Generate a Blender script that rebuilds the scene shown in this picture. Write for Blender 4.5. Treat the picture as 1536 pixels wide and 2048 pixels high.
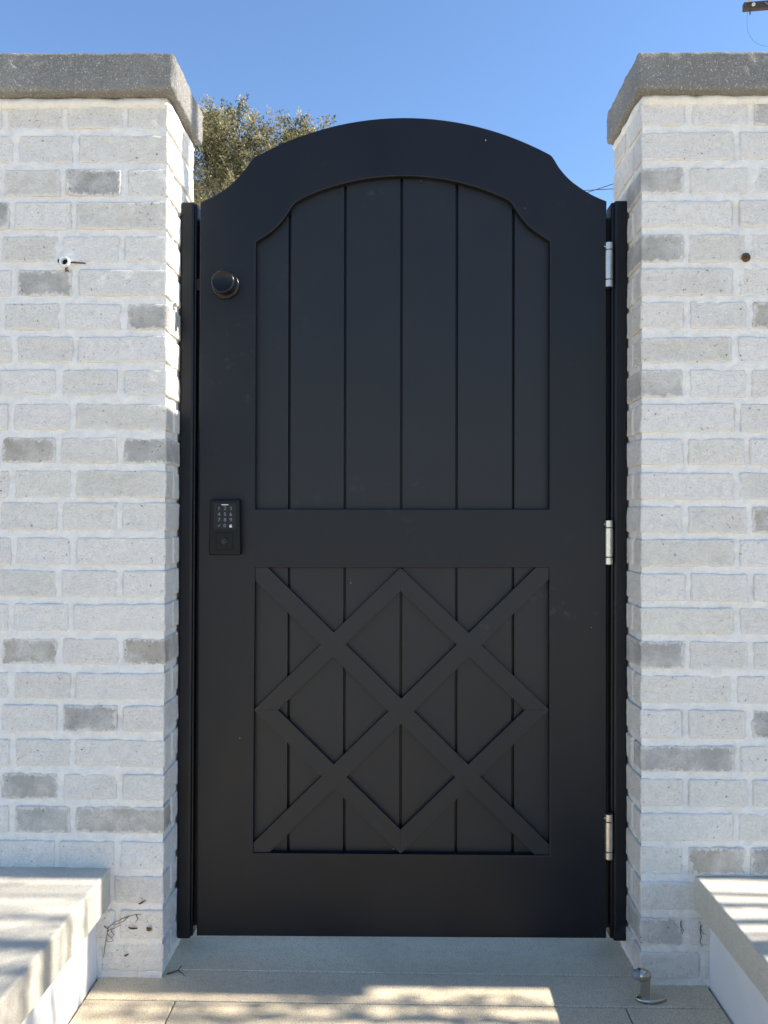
import bpy, bmesh, math, random
import numpy as np
from mathutils import Vector, Matrix, Euler, noise

random.seed(7); np.random.seed(7)
R = math.radians
for o in list(bpy.data.objects):
    bpy.data.objects.remove(o, do_unlink=True)
S = bpy.context.scene
COL = S.collection

# ------------------------------------------------------------------ camera
FPX = 1538.0                       # focal length in pixels of the 1536 x 2048 picture
CAMP = Vector((0.0, -1.553, 0.931))
CAMR = (Matrix.Rotation(R(1.0), 3, 'Z') @ Matrix.Rotation(R(90.44), 3, 'X') @ Matrix.Rotation(R(0.22), 3, 'Z'))
cam_d = bpy.data.cameras.new('camera'); cam = bpy.data.objects.new('camera', cam_d); COL.objects.link(cam)
cam_d.sensor_fit = 'VERTICAL'; cam_d.sensor_height = 36.0; cam_d.lens = FPX / 2048.0 * 36.0
cam_d.clip_start = 0.02; cam_d.clip_end = 2000.0
cam.matrix_world = Matrix.Translation(CAMP) @ CAMR.to_4x4()
S.camera = cam

# ------------------------------------------------------------------ sky, sun, exposure
SUN_EL = math.atan(0.741)
SUN_AZ = R(90.0)
w = bpy.data.worlds.new('World'); S.world = w; w.use_nodes = True
nt = w.node_tree; nt.nodes.clear()
sky = nt.nodes.new('ShaderNodeTexSky'); sky.sky_type = 'NISHITA'; sky.sun_disc = False
sky.sun_elevation = SUN_EL; sky.sun_rotation = SUN_AZ
sky.altitude = 0.0; sky.air_density = 1.0; sky.dust_density = 0.05; sky.ozone_density = 5.0
bg = nt.nodes.new('ShaderNodeBackground'); bg.inputs[1].default_value = 0.10
wo = nt.nodes.new('ShaderNodeOutputWorld')
nt.links.new(sky.outputs[0], bg.inputs[0]); nt.links.new(bg.outputs[0], wo.inputs[0])
sun_d = bpy.data.lights.new('sun', 'SUN'); sun = bpy.data.objects.new('sun', sun_d); COL.objects.link(sun)
sun_d.energy = 4.4; sun_d.angle = R(0.5); sun_d.color = (1.0, 0.92, 0.80)
sun.rotation_euler = Vector((-1.0, -0.009, -0.741)).to_track_quat('-Z', 'Y').to_euler()
sun.location = (6, 0, 6)
S.view_settings.view_transform = 'Standard'; S.view_settings.look = 'None'
S.view_settings.exposure = 1.38; S.view_settings.gamma = 1.0; S.view_settings.use_curve_mapping = False
S.render.engine = 'CYCLES'
S.cycles.use_denoising = True
S.cycles.max_bounces = 10; S.cycles.diffuse_bounces = 6

# ------------------------------------------------------------------ helpers
def at(px, py, Y):
    """the point of the plane y = Y seen at pixel (px, py) of the photograph"""
    d = CAMR @ Vector(((px - 768.0) / FPX, (1024.0 - py) / FPX, -1.0))
    return CAMP + d * ((Y - CAMP.y) / d.y)

def link(name, me, mat=None, parent=None, loc=None):
    o = bpy.data.objects.new(name, me); COL.objects.link(o)
    if mat is not None and me is not None: me.materials.append(mat)
    if parent is not None: o.parent = parent
    if loc is not None: o.location = loc
    return o

def tag(o, label=None, cat=None, group=None, kind=None):
    if label: o['label'] = label
    if cat: o['category'] = cat
    if group: o['group'] = group
    if kind: o['kind'] = kind
    return o

def thing(name, label, cat, loc=(0, 0, 0), group=None):
    o = bpy.data.objects.new(name, None); COL.objects.link(o); o.location = loc
    o.empty_display_size = 0.1
    return tag(o, label, cat, group)

def mesh(name, verts, faces, smooth=False):
    me = bpy.data.meshes.new(name)
    me.from_pydata([tuple(v) for v in verts], [], faces)
    me.update()
    if smooth:
        me.polygons.foreach_set('use_smooth', [True] * len(me.polygons))
    return me

def ticks(h, r, res):
    """coordinates across -h..h, dense in the rounded edges"""
    n = max(1, int(round((2 * h - 2 * r) / res)))
    inner = list(np.linspace(-h + r, h - r, n + 1))
    d = min(.0012, (h - r) * .3)
    if d > 1e-5: inner = [inner[0], inner[0] + d] + inner[1:-1] + [inner[-1] - d, inner[-1]]
    e = [-h, -h + r * 0.4]
    return e + inner + [h - r * 0.4, h]

def grid_box(hx, hy, hz, r, res, skip=()):
    """rounded box as a welded grid; skip names sides to leave out ('+y' ...)"""
    r = min(r, hx * .9, hy * .9, hz * .9)
    T = [ticks(hx, r, res), ticks(hy, r, res), ticks(hz, r, res)]
    H = (hx, hy, hz)
    idx = {}; V = []; F = []
    def vid(i, j, k):
        key = (i, j, k)
        if key not in idx:
            p = Vector((T[0][i], T[1][j], T[2][k]))
            c = Vector([max(-H[a] + r, min(H[a] - r, p[a])) for a in range(3)])
            d = p - c
            if d.length > 1e-9: p = c + d.normalized() * r
            idx[key] = len(V); V.append(p)
        return idx[key]
    n = [len(t) - 1 for t in T]
    for ax in range(3):
        b, c = (ax + 1) % 3, (ax + 2) % 3
        for side in (0, 1):
            nm = ('+' if side else '-') + 'xyz'[ax]
            if nm in skip: continue
            for u in range(n[b]):
                for v in range(n[c]):
                    q = []
                    for (du, dv) in ((0, 0), (1, 0), (1, 1), (0, 1)):
                        t = [0, 0, 0]; t[ax] = n[ax] if side else 0; t[b] = u + du; t[c] = v + dv
                        q.append(vid(*t))
                    F.append(q if side else q[::-1])
    return V, F

def nz(p, s, seed=0.0):
    return noise.noise(Vector((p[0] * s + seed, p[1] * s + seed * 1.7, p[2] * s - seed)))

def rough(V, amp, scale, seed):
    """push the points of a rounded box about by layered noise"""
    out = []
    for p in V:
        a = Vector((nz(p, scale, seed), nz(p, scale, seed + 31), nz(p, scale, seed + 57)))
        b = Vector((nz(p, scale * 3.1, seed + 3), nz(p, scale * 3.1, seed + 13), nz(p, scale * 3.1, seed + 23)))
        out.append(p + a * amp + b * amp * .55)
    return out

def box(name, lo, hi, mat, parent=None, r=0.002, res=10.0, smooth=True, loc=None):
    lo, hi = Vector(lo), Vector(hi); c = (lo + hi) / 2; h = (hi - lo) / 2
    V, F = grid_box(h.x, h.y, h.z, r, res)
    return link(name, mesh(name, [v + c for v in V], F, smooth), mat, parent, loc)

def tube_data(pts, rad, sides=8, cap=True):
    """swept tube; rad is a number or one per point"""
    pts = [Vector(p) for p in pts]; n = len(pts)
    if not hasattr(rad, '__len__'): rad = [rad] * n
    V = []; F = []; up = Vector((0, 0, 1))
    prev = None
    for i, p in enumerate(pts):
        t = (pts[min(i + 1, n - 1)] - pts[max(i - 1, 0)]).normalized()
        if prev is None:
            a = t.cross(up)
            if a.length < 1e-3: a = t.cross(Vector((1, 0, 0)))
        else:
            a = prev - t * prev.dot(t)
        a.normalize(); b = t.cross(a); prev = a
        for k in range(sides):
            an = 2 * math.pi * k / sides
            V.append(p + (a * math.cos(an) + b * math.sin(an)) * rad[i])
    for i in range(n - 1):
        for k in range(sides):
            k2 = (k + 1) % sides
            F.append([i * sides + k, i * sides + k2, (i + 1) * sides + k2, (i + 1) * sides + k])
    if cap:
        F.append([k for k in range(sides)][::-1]); F.append([(n - 1) * sides + k for k in range(sides)])
    return V, F

def tube(name, pts, rad, mat, parent=None, sides=8):
    V, F = tube_data(pts, rad, sides)
    return link(name, mesh(name, V, F, True), mat, parent)

def tubes(name, runs, mat, parent=None, sides=6):
    V = []; F = []
    for pts, rad in runs:
        v, f = tube_data(pts, rad, sides); o = len(V)
        V += v; F += [[i + o for i in q] for q in f]
    return link(name, mesh(name, V, F, True), mat, parent)

def lathe(name, prof, axis, origin, mat, parent=None, sides=40, smooth=True, close=True):
    """prof = (distance along axis, radius) pairs turned about the axis through origin"""
    ax = Vector(axis).normalized()
    a = ax.cross(Vector((0, 0, 1)))
    if a.length < 1e-3: a = ax.cross(Vector((0, 1, 0)))
    a.normalize(); b = ax.cross(a); O = Vector(origin)
    V = []; F = []
    for (d, r) in prof:
        for k in range(sides):
            an = 2 * math.pi * k / sides
            V.append(O + ax * d + (a * math.cos(an) + b * math.sin(an)) * r)
    for i in range(len(prof) - 1):
        for k in range(sides):
            k2 = (k + 1) % sides
            F.append([i * sides + k, i * sides + k2, (i + 1) * sides + k2, (i + 1) * sides + k])
    if close:
        F.append(list(range(sides))[::-1]); F.append([(len(prof) - 1) * sides + k for k in range(sides)])
    me = mesh(name, V, F, smooth)
    o = link(name, me, mat, parent)
    bm = bmesh.new(); bm.from_mesh(me); bmesh.ops.recalc_face_normals(bm, faces=bm.faces)
    for e in bm.edges:
        if len(e.link_faces) == 2 and e.calc_face_angle(0) > R(38): e.smooth = False
    bm.to_mesh(me); bm.free()
    return o

def plate(name, loops, y0, y1, mat, parent=None, bevel=0.0015):
    """flat XZ outlines (first outer, the rest holes) given thickness from y0 (front) to y1, edges eased"""
    cu = bpy.data.curves.new(name, 'CURVE'); cu.dimensions = '2D'; cu.fill_mode = 'BOTH'
    for lp in loops:
        s = cu.splines.new('POLY'); s.points.add(len(lp) - 1); s.use_cyclic_u = True
        for p, q in zip(s.points, lp): p.co = (q[0], q[1], 0, 1)
    cu.extrude = (y1 - y0) / 2 - bevel; cu.bevel_depth = bevel; cu.bevel_resolution = 2; cu.offset = -bevel
    t = bpy.data.objects.new(name + '_tmp', cu); COL.objects.link(t)
    dg = bpy.context.evaluated_depsgraph_get(); dg.update()
    me = bpy.data.meshes.new_from_object(t.evaluated_get(dg))
    bpy.data.objects.remove(t, do_unlink=True); bpy.data.curves.remove(cu)
    me.name = name
    # curve plane (x, y, z) -> (x, y0..y1, z): rotate +90 deg about x
    me.transform(Matrix.Translation((0, (y0 + y1) / 2, 0)) @ Matrix.Rotation(R(90), 4, 'X'))
    me.materials.clear()
    for p in me.polygons: p.use_smooth = True
    me.set_sharp_from_angle(angle=R(35))
    return link(name, me, mat, parent)

def XZ(px, py, Y):
    p = at(px, py, Y); return (p.x, p.z)

# ------------------------------------------------------------------ materials
def nmat(name):
    m = bpy.data.materials.new(name); m.use_nodes = True
    t = m.node_tree; t.nodes.clear()
    out = t.nodes.new('ShaderNodeOutputMaterial'); b = t.nodes.new('ShaderNodeBsdfPrincipled')
    t.links.new(b.outputs[0], out.inputs[0])
    return m, t, b

class G:
    """small node-graph writer"""
    def __init__(s, t): s.t = t
    def n(s, kind, **kw):
        x = s.t.nodes.new(kind)
        for k, v in kw.items(): setattr(x, k, v)
        return x
    def l(s, a, b): s.t.links.new(a, b)
    def coords(s, which='Object', perobj=False):
        tc = s.n('ShaderNodeTexCoord')
        o = tc.outputs[which]
        if perobj:
            oi = s.n('ShaderNodeObjectInfo')
            ma = s.n('ShaderNodeMath', operation='MULTIPLY'); s.l(oi.outputs['Random'], ma.inputs[0]); ma.inputs[1].default_value = 91.0
            va = s.n('ShaderNodeVectorMath', operation='ADD'); s.l(o, va.inputs[0]); s.l(ma.outputs[0], va.inputs[1])
            o = va.outputs[0]
        return o
    def noise(s, vec, scale, detail=4.0, rough=0.6, lac=2.0):
        x = s.n('ShaderNodeTexNoise'); x.inputs['Scale'].default_value = scale
        x.inputs['Detail'].default_value = detail; x.inputs['Roughness'].default_value = rough
        x.inputs['Lacunarity'].default_value = lac
        s.l(vec, x.inputs['Vector']); return x.outputs[0]
    def ramp(s, fac, stops):
        x = s.n('ShaderNodeValToRGB'); e = x.color_ramp.elements
        while len(e) < len(stops): e.new(0.5)
        for i, (p, c) in enumerate(stops):
            e[i].position = p; e[i].color = (c if len(c) == 4 else (*c, 1)) if hasattr(c, '__len__') else (c, c, c, 1)
        s.l(fac, x.inputs[0]); return x.outputs[0]
    def mix(s, fac, a, b, mode='MIX'):
        x = s.n('ShaderNodeMix', data_type='RGBA', blend_type=mode)
        for sock, v in ((x.inputs[0], fac), (x.inputs[6], a), (x.inputs[7], b)):
            if hasattr(v, 'links'): s.l(v, sock)
            elif hasattr(v, '__len__'): sock.default_value = (*v, 1) if len(v) == 3 else v
            else: sock.default_value = v
        return x.outputs[2]
    def mapr(s, v, a, b):
        x = s.n('ShaderNodeMapRange'); x.inputs[1].default_value = a; x.inputs[2].default_value = b
        s.l(v, x.inputs[0]); return x.outputs[0]
    def bump(s, h, strength, dist, normal=None):
        x = s.n('ShaderNodeBump'); x.inputs['Strength'].default_value = strength; x.inputs['Distance'].default_value = dist
        s.l(h, x.inputs['Height'])
        if normal is not None: s.l(normal, x.inputs['Normal'])
        return x.outputs[0]

def m_brick():
    m, t, b = nmat('whitewashed_brick'); g = G(t)
    v = g.coords('Object', True)
    oi = g.n('ShaderNodeObjectInfo')
    big = g.noise(v, 16, 4, .6); mid = g.noise(v, 75, 5, .7); fine = g.noise(v, 300, 4, .75)
    wr = g.n('ShaderNodeTexNoise'); wr.inputs['Scale'].default_value = 120; wr.inputs['Detail'].default_value = 5; wr.inputs['Roughness'].default_value = .7; wr.inputs['Distortion'].default_value = 1.6
    g.l(v, wr.inputs['Vector']); wr = wr.outputs[0]
    c = g.mix(g.ramp(mid, [(.32, 1.0), (.62, 0.0)]), oi.outputs['Color'], (.86, .86, .855), 'MULTIPLY')
    wash = g.ramp(big, [(.40, 0.0), (.64, .6)])
    wash = g.mix(.8, wash, g.ramp(wr, [(.35, .35), (.62, 1.0)]), 'MULTIPLY')
    c = g.mix(wash, c, (.86, .825, .765))
    c = g.mix(g.ramp(fine, [(.34, .26), (.50, 0.0)]), c, (.40, .39, .36))
    rim = g.n('ShaderNodeAttribute'); rim.attribute_name = 'rim'
    ms = g.n('ShaderNodeMath', operation='MULTIPLY_ADD'); g.l(g.noise(v, 80, 5, .75), ms.inputs[0]); ms.inputs[1].default_value = -.034; g.l(rim.outputs['Fac'], ms.inputs[2])
    c = g.mix(g.ramp(g.mapr(ms.outputs[0], -.0145, -.0105), [(0.0, .85), (1.0, 0.0)]), c, (.80, .765, .705))
    pit = g.noise(v, 150, 2, .5)
    c = g.mix(g.ramp(pit, [(.25, .75), (.29, 0.0)]), c, (.13, .12, .11))
    g.l(c, b.inputs['Base Color']); b.inputs['Roughness'].default_value = .92; b.inputs['Specular IOR Level'].default_value = .2
    n1 = g.bump(mid, .75, .005); n2 = g.bump(wr, .7, .003, n1); n2 = g.bump(fine, .8, .0018, n2); n3 = g.bump(g.ramp(pit, [(.2, 0.0), (.3, 1.0)]), .5, .001, n2)
    g.l(n3, b.inputs['Normal']); return m

def m_mortar():
    m, t, b = nmat('white_mortar'); g = G(t)
    v = g.coords('Object')
    mid = g.noise(v, 38, 5, .65); fine = g.noise(v, 240, 4, .7)
    c = g.ramp(mid, [(.3, (.68, .66, .615)), (.6, (.79, .77, .725))])
    c = g.mix(g.ramp(fine, [(.34, .25), (.5, 0.0)]), c, (.5, .48, .45))
    g.l(c, b.inputs['Base Color']); b.inputs['Roughness'].default_value = .92; b.inputs['Specular IOR Level'].default_value = .2
    g.l(g.bump(fine, .8, .0018, g.bump(mid, .8, .005)), b.inputs['Normal']); return m

def m_stone(name, a, bb, speck, sc=1.0, bmp=.6, dark=.5):
    m, t, b = nmat(name); g = G(t)
    v = g.coords('Object')
    big = g.noise(v, 6 * sc, 4, .6); mid = g.noise(v, 70 * sc, 4, .7); fine = g.noise(v, 420 * sc, 3, .7)
    c = g.mix(g.ramp(big, [(.3, 0.0), (.7, 1.0)]), a, bb)
    c = g.mix(g.ramp(g.noise(v, 2.3 * sc, 5, .65), [(.36, .30), (.56, 0.0)]), c, speck)
    c = g.mix(g.ramp(fine, [(.40, dark), (.52, 0.0)]), c, speck)
    c = g.mix(g.ramp(mid, [(.3, .30), (.5, 0.0)]), c, speck)
    c = g.mix(g.ramp(g.noise(v, 330 * sc, 2, .6), [(.60, 0.0), (.70, .5)]), c, (.78, .76, .70))
    g.l(c, b.inputs['Base Color']); b.inputs['Roughness'].default_value = .88; b.inputs['Specular IOR Level'].default_value = .3
    g.l(g.bump(fine, bmp, .0016, g.bump(mid, bmp * .7, .004)), b.inputs['Normal']); return m

def m_paint(name, lo, hi, r0, r1, spec):
    m, t, b = nmat(name); g = G(t)
    v = g.coords('Object')
    sm = g.noise(v, 7, 6, .62); fine = g.noise(v, 900, 2, .5); sc = g.noise(v, 24, 7, .7)
    c = g.ramp(sm, [(.35, lo), (.7, hi)])
    gate_ = g.ramp(g.noise(v, 3.5, 2, .5), [(.50, 0.0), (.66, 1.0)])
    c = g.mix(g.mix(1.0, g.ramp(sc, [(.58, 0.0), (.78, .13)]), gate_, 'MULTIPLY'), c, (.30, .30, .30))
    dots = g.noise(v, 75, 1, .3)
    c = g.mix(g.ramp(dots, [(.855, 0.0), (.862, .6)]), c, (.5, .5, .5))
    g.l(c, b.inputs['Base Color'])
    g.l(g.ramp(sm, [(.3, r0), (.7, r1)]), b.inputs['Roughness'])
    b.inputs['Specular IOR Level'].default_value = spec
    g.l(g.bump(fine, .12, .0005), b.inputs['Normal']); return m

def m_plain(name, col, rough, metal=0.0, spec=.5, nsc=40.0, var=.12, bmp=0.0):
    m, t, b = nmat(name); g = G(t)
    v = g.coords('Object'); f = g.noise(v, nsc, 4, .6)
    lo = tuple(c * (1 - var) for c in col); hi = tuple(min(1, c * (1 + var)) for c in col)
    g.l(g.ramp(f, [(.3, lo), (.7, hi)]), b.inputs['Base Color'])
    b.inputs['Roughness'].default_value = rough; b.inputs['Metallic'].default_value = metal
    b.inputs['Specular IOR Level'].default_value = spec
    if bmp: g.l(g.bump(f, bmp, .001), b.inputs['Normal'])
    return m

def m_stucco():
    m, t, b = nmat('white_stucco'); g = G(t)
    v = g.coords('Object'); f = g.noise(v, 9, 6, .65); h = g.noise(v, 120, 4, .6)
    g.l(g.ramp(f, [(.3, (.76, .75, .73)), (.7, (.82, .81, .79))]), b.inputs['Base Color'])
    b.inputs['Roughness'].default_value = .8; b.inputs['Specular IOR Level'].default_value = .3
    g.l(g.bump(h, .12, .001), b.inputs['Normal']); return m

def m_leaf(name):
    m = bpy.data.materials.new(name); m.use_nodes = True; t = m.node_tree; t.nodes.clear(); g = G(t)
    out = g.n('ShaderNodeOutputMaterial')
    at_ = g.n('ShaderNodeAttribute'); at_.attribute_name = 'tint'
    c = g.ramp(at_.outputs['Fac'], [(0, (.06, .064, .032)), (.3, (.18, .172, .085)), (.65, (.38, .335, .19)), (1, (.58, .50, .31))])
    d = g.n('ShaderNodeBsdfDiffuse'); tr = g.n('ShaderNodeBsdfTranslucent'); mx = g.n('ShaderNodeMixShader'); mx.inputs[0].default_value = .3
    g.l(c, d.inputs[0]); g.l(c, tr.inputs[0]); g.l(d.outputs[0], mx.inputs[1]); g.l(tr.outputs[0], mx.inputs[2]); g.l(mx.outputs[0], out.inputs[0])
    return m

def m_bark(name, a, b_):
    m, t, b = nmat(name); g = G(t)
    v = g.coords('Object'); mp = g.n('ShaderNodeMapping'); mp.inputs['Scale'].default_value = (1, 1, .2); g.l(v, mp.inputs[0])
    f = g.noise(mp.outputs[0], 30, 5, .7)
    g.l(g.ramp(f, [(.3, a), (.7, b_)]), b.inputs['Base Color']); b.inputs['Roughness'].default_value = .9
    g.l(g.bump(f, .6, .01), b.inputs['Normal']); return m

M = {}
M['brick'] = m_brick(); M['mortar'] = m_mortar(); M['paint'] = m_paint('black_powder_coat', (.0052, .0062, .0090), (.0072, .0084, .0116), .38, .48, .30); M['panel'] = m_paint('black_textured_panel', (.0082, .0094, .0125), (.0106, .0120, .0154), .40, .50, .35); M['stucco'] = m_stucco()  # panel: same paint as the frame, reflected brightness put into a lighter colour
M['coping'] = m_stone('grey_cast_stone', (.225, .218, .20), (.28, .268, .245), (.11, .108, .102), .8, 1.0, .55)
M['cap'] = m_stone('beige_limestone', (.55, .51, .425), (.61, .57, .48), (.32, .295, .24), 1.0, .35, .35)
M['slab'] = m_stone('honed_paving_stone', (.69, .585, .415), (.77, .655, .47), (.30, .25, .18), .9, .5, .65)
M['joint'] = m_plain('dark_paving_joint', (.07, .062, .05), .95, nsc=60)
M['ground'] = m_plain('pale_paving', (.56, .51, .42), .9, nsc=3)
M['steel'] = m_plain('brushed_steel', (.60, .565, .51), .34, 1.0, nsc=200, var=.1)
M['nickel'] = m_plain('satin_nickel', (.52, .49, .43), .26, 1.0, nsc=200, var=.06)
M['ring'] = m_plain('black_washer', (.01, .01, .01), .5)
M['gloss'] = m_plain('black_metal_gloss', (.0050, .0055, .0062), .26, 0.0, .28)
M['lock'] = m_plain('black_lock_casing', (.0050, .0058, .0068), .50, 0, .22)
M['glass'] = m_plain('keypad_face', (.0095, .0110, .0135), .45, 0, .25)
M['digit'] = m_plain('grey_keypad_print', (.17, .18, .195), .6)
M['white_print'] = m_plain('white_keypad_print', (.55, .56, .58), .6)
M['rubber'] = m_plain('grey_rubber', (.22, .23, .25), .6)
M['pvc'] = m_plain('white_pipe', (.78, .79, .79), .4)
M['bore'] = m_plain('dark_bore', (.006, .006, .006), .9)
M['iron'] = m_plain('dark_iron', (.05, .05, .055), .5, .6)
M['rust'] = m_plain('rusty_brown', (.13, .075, .035), .9, nsc=300, var=.5, bmp=.5)
M['dead'] = m_plain('dry_plant', (.075, .06, .042), .9, nsc=300, var=.4)
M['deadleaf'] = m_plain('dry_leaf', (.16, .085, .03), .85, nsc=200, var=.4)
M['straw'] = m_plain('dry_straw', (.40, .35, .22), .9, nsc=200, var=.3)
M['polewood'] = m_bark('weathered_pole_wood', (.030, .024, .018), (.075, .062, .05))
M['porcelain'] = m_plain('porcelain', (.55, .52, .48), .25)
M['wire'] = m_plain('wire', (.03, .032, .035), .6)
M['bark'] = m_bark('grey_bark', (.06, .05, .04), (.15, .13, .11))
M['palebark'] = m_bark('smooth_pale_bark', (.22, .18, .14), (.36, .31, .25))
M['leaf'] = m_leaf('olive_foliage')

# ------------------------------------------------------------------ ground and paving
gr = link('ground', mesh('ground', [(-150, -150, -.035), (150, -150, -.035), (150, 150, -.035), (-150, 150, -.035)], [[0, 1, 2, 3]]), M['ground'])
tag(gr, 'pale flat ground around the gate', None, None, 'structure')
pav = link('pavement', mesh('pavement', [(-3.6, -4.5, -.012), (3.6, -4.5, -.012), (3.6, 1.6, -.012), (-3.6, 1.6, -.012)], [[0, 1, 2, 3]]), M['joint'])
tag(pav, 'beige stone paving in front of the gate', None, None, 'structure')
def slab(x0, x1, y0, y1, tilt=0.0):
    g = .0010
    o = box('paving_slab', (x0 + g, y0 + g, -.011), (x1 - g, y1 - g, 0.0), M['slab'], pav, r=.0025, res=5.0)
    o.location.z = tilt
yj = at(720, 2005, 0); 
def floor_pt(px, py):
    d = CAMR @ Vector(((px - 768.0) / FPX, (1024.0 - py) / FPX, -1.0)); return CAMP + d * (-CAMP.z / d.z)
ya = floor_pt(800, 1946).y; yb = floor_pt(720, 2006).y
xl = floor_pt(346, 2010).x; xr = floor_pt(1252, 2016).x
slab(-.64, .64, ya, .30, 0.0)
inL = floor_pt(173, 1984).x; inR = floor_pt(1416, 1967).x; GAP = .004
slab(inL + GAP, inR - GAP, yb, ya, -.0004)
yy = [yb, yb - .61, yb - 1.22, yb - 1.83, yb - 2.44, yb - 3.05, yb - 3.66, -4.4]
for i in range(len(yy) - 1):
    off = 0 if i % 2 == 0 else .3
    xs = [-3.6, -2.6, -1.5, xl - off * 0, xr - off * 0, 1.5, 2.6, 3.6] if i % 2 == 0 else [-3.6, -2.2, -1.0, -.05, .95, 1.9, 2.8, 3.6]
    for k in range(len(xs) - 1):
        dz_ = random.uniform(-.0008, 0)
        if xs[k] < inL < xs[k + 1] and yy[i] > -1.2:
            slab(xs[k], inL - .3, yy[i + 1], yy[i], dz_); slab(inL + GAP, xs[k + 1], yy[i + 1], yy[i], dz_)
        elif xs[k] < inR < xs[k + 1] and yy[i] > -1.2:
            slab(xs[k], inR - GAP, yy[i + 1], yy[i], dz_); slab(inR + .3, xs[k + 1], yy[i + 1], yy[i], dz_)
        else: slab(xs[k], xs[k + 1], yy[i + 1], yy[i], dz_)
for k, x in enumerate([-3.6, -2.4, -1.2, 0, 1.2, 2.4]):
    slab(x, x + 1.2, .30, .95, -.0005); slab(x, x + 1.2, .95, 1.59, -.0008)

# ------------------------------------------------------------------ brick walls
WZ0, WZ1 = 0.0, 1.772            # foot and top of the brickwork
XL = at(329, 1036, 0).x          # inner corner of the left wall
XR = at(1284, 1036, 0).x         # inner corner of the right wall
THK = 0.20
ROWZ = [1.7485 - .0682 * i for i in range(22)]
ROWZ += [ROWZ[21] - .0692 * k for k in range(1, 5)]
BH = .0272                        # half height of a brick
PITCH = .1262
MM = .00101
PALE = [(.85, .81, .745), (.88, .84, .775), (.82, .78, .715), (.84, .795, .71), (.88, .845, .79), (.79, .745, .68)]
GREY = (.47, .45, .415); DARK = (.39, .375, .35); TAUPE = (.47, .43, .37); LITE = (.58, .555, .51); CREAM = (.75, .71, .63)
SPECIAL = {
    'L': {(2, 1): DARK, (3, 2): DARK, (5, 1): GREY, (6, 0): GREY, (10, 2): TAUPE, (10, 0): GREY, (16, 2): TAUPE, (16, 0): TAUPE,
          (18, 1): DARK, (20, 2): GREY, (21, 1): GREY, (21, 0): TAUPE, (9, 0): CREAM, (3, 0): CREAM, (11, 0): CREAM, (2, 2): CREAM, (4, 2): CREAM, (14, 2): CREAM,
          (8, 3): GREY, (13, 4): TAUPE, (1, 4): GREY, (19, 3): DARK, (23, 4): GREY, (6, 5): TAUPE},
    'R': {(0, 2): DARK, (2, 0): GREY, (4, 0): GREY, (4, 1): CREAM, (6, 2): TAUPE, (8, 0): LITE, (12, 2): TAUPE, (16, 0): GREY, (18, 2): DARK, (19, 0): GREY,
          (22, 1): TAUPE, (22, 2): DARK, (24, 0): LITE, (13, 0): CREAM, (7, 0): CREAM, (5, 4): GREY, (11, 3): TAUPE, (17, 4): DARK, (9, 5): GREY, (20, 3): (.56, .55, .53)}}

def brick(parent, cx, cy, cz, hx, hy, hz, col, skip, seed, corner=0):
    V, F = grid_box(hx, hy, hz, .0036, .0085, skip)
    E = []
    for p in V:
        e = hz - abs(p.z)
        if corner == 0:
            e = min(e, hx - abs(p.x)) if hx > .02 else min(e, hy - abs(p.y))
        else:
            e = min(e, hx - corner * p.x, hy - p.y)
        E.append(min(e, .02))
    V = rough(V, .0015, 38.0, seed)
    # slightly crooked faces
    sh = random.uniform(-.012, .012); sk = random.uniform(-.018, .018)
    V = [Vector((p.x + p.z * sk, p.y, p.z + p.x * sh)) for p in V]
    me = mesh('brick', V, F, True)
    me.attributes.new('rim', 'FLOAT', 'POINT').data.foreach_set('value', E)
    o = link('brick', me, M['brick'], parent, (cx, cy, cz))
    o.color = (*col, 1)
    return o

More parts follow.
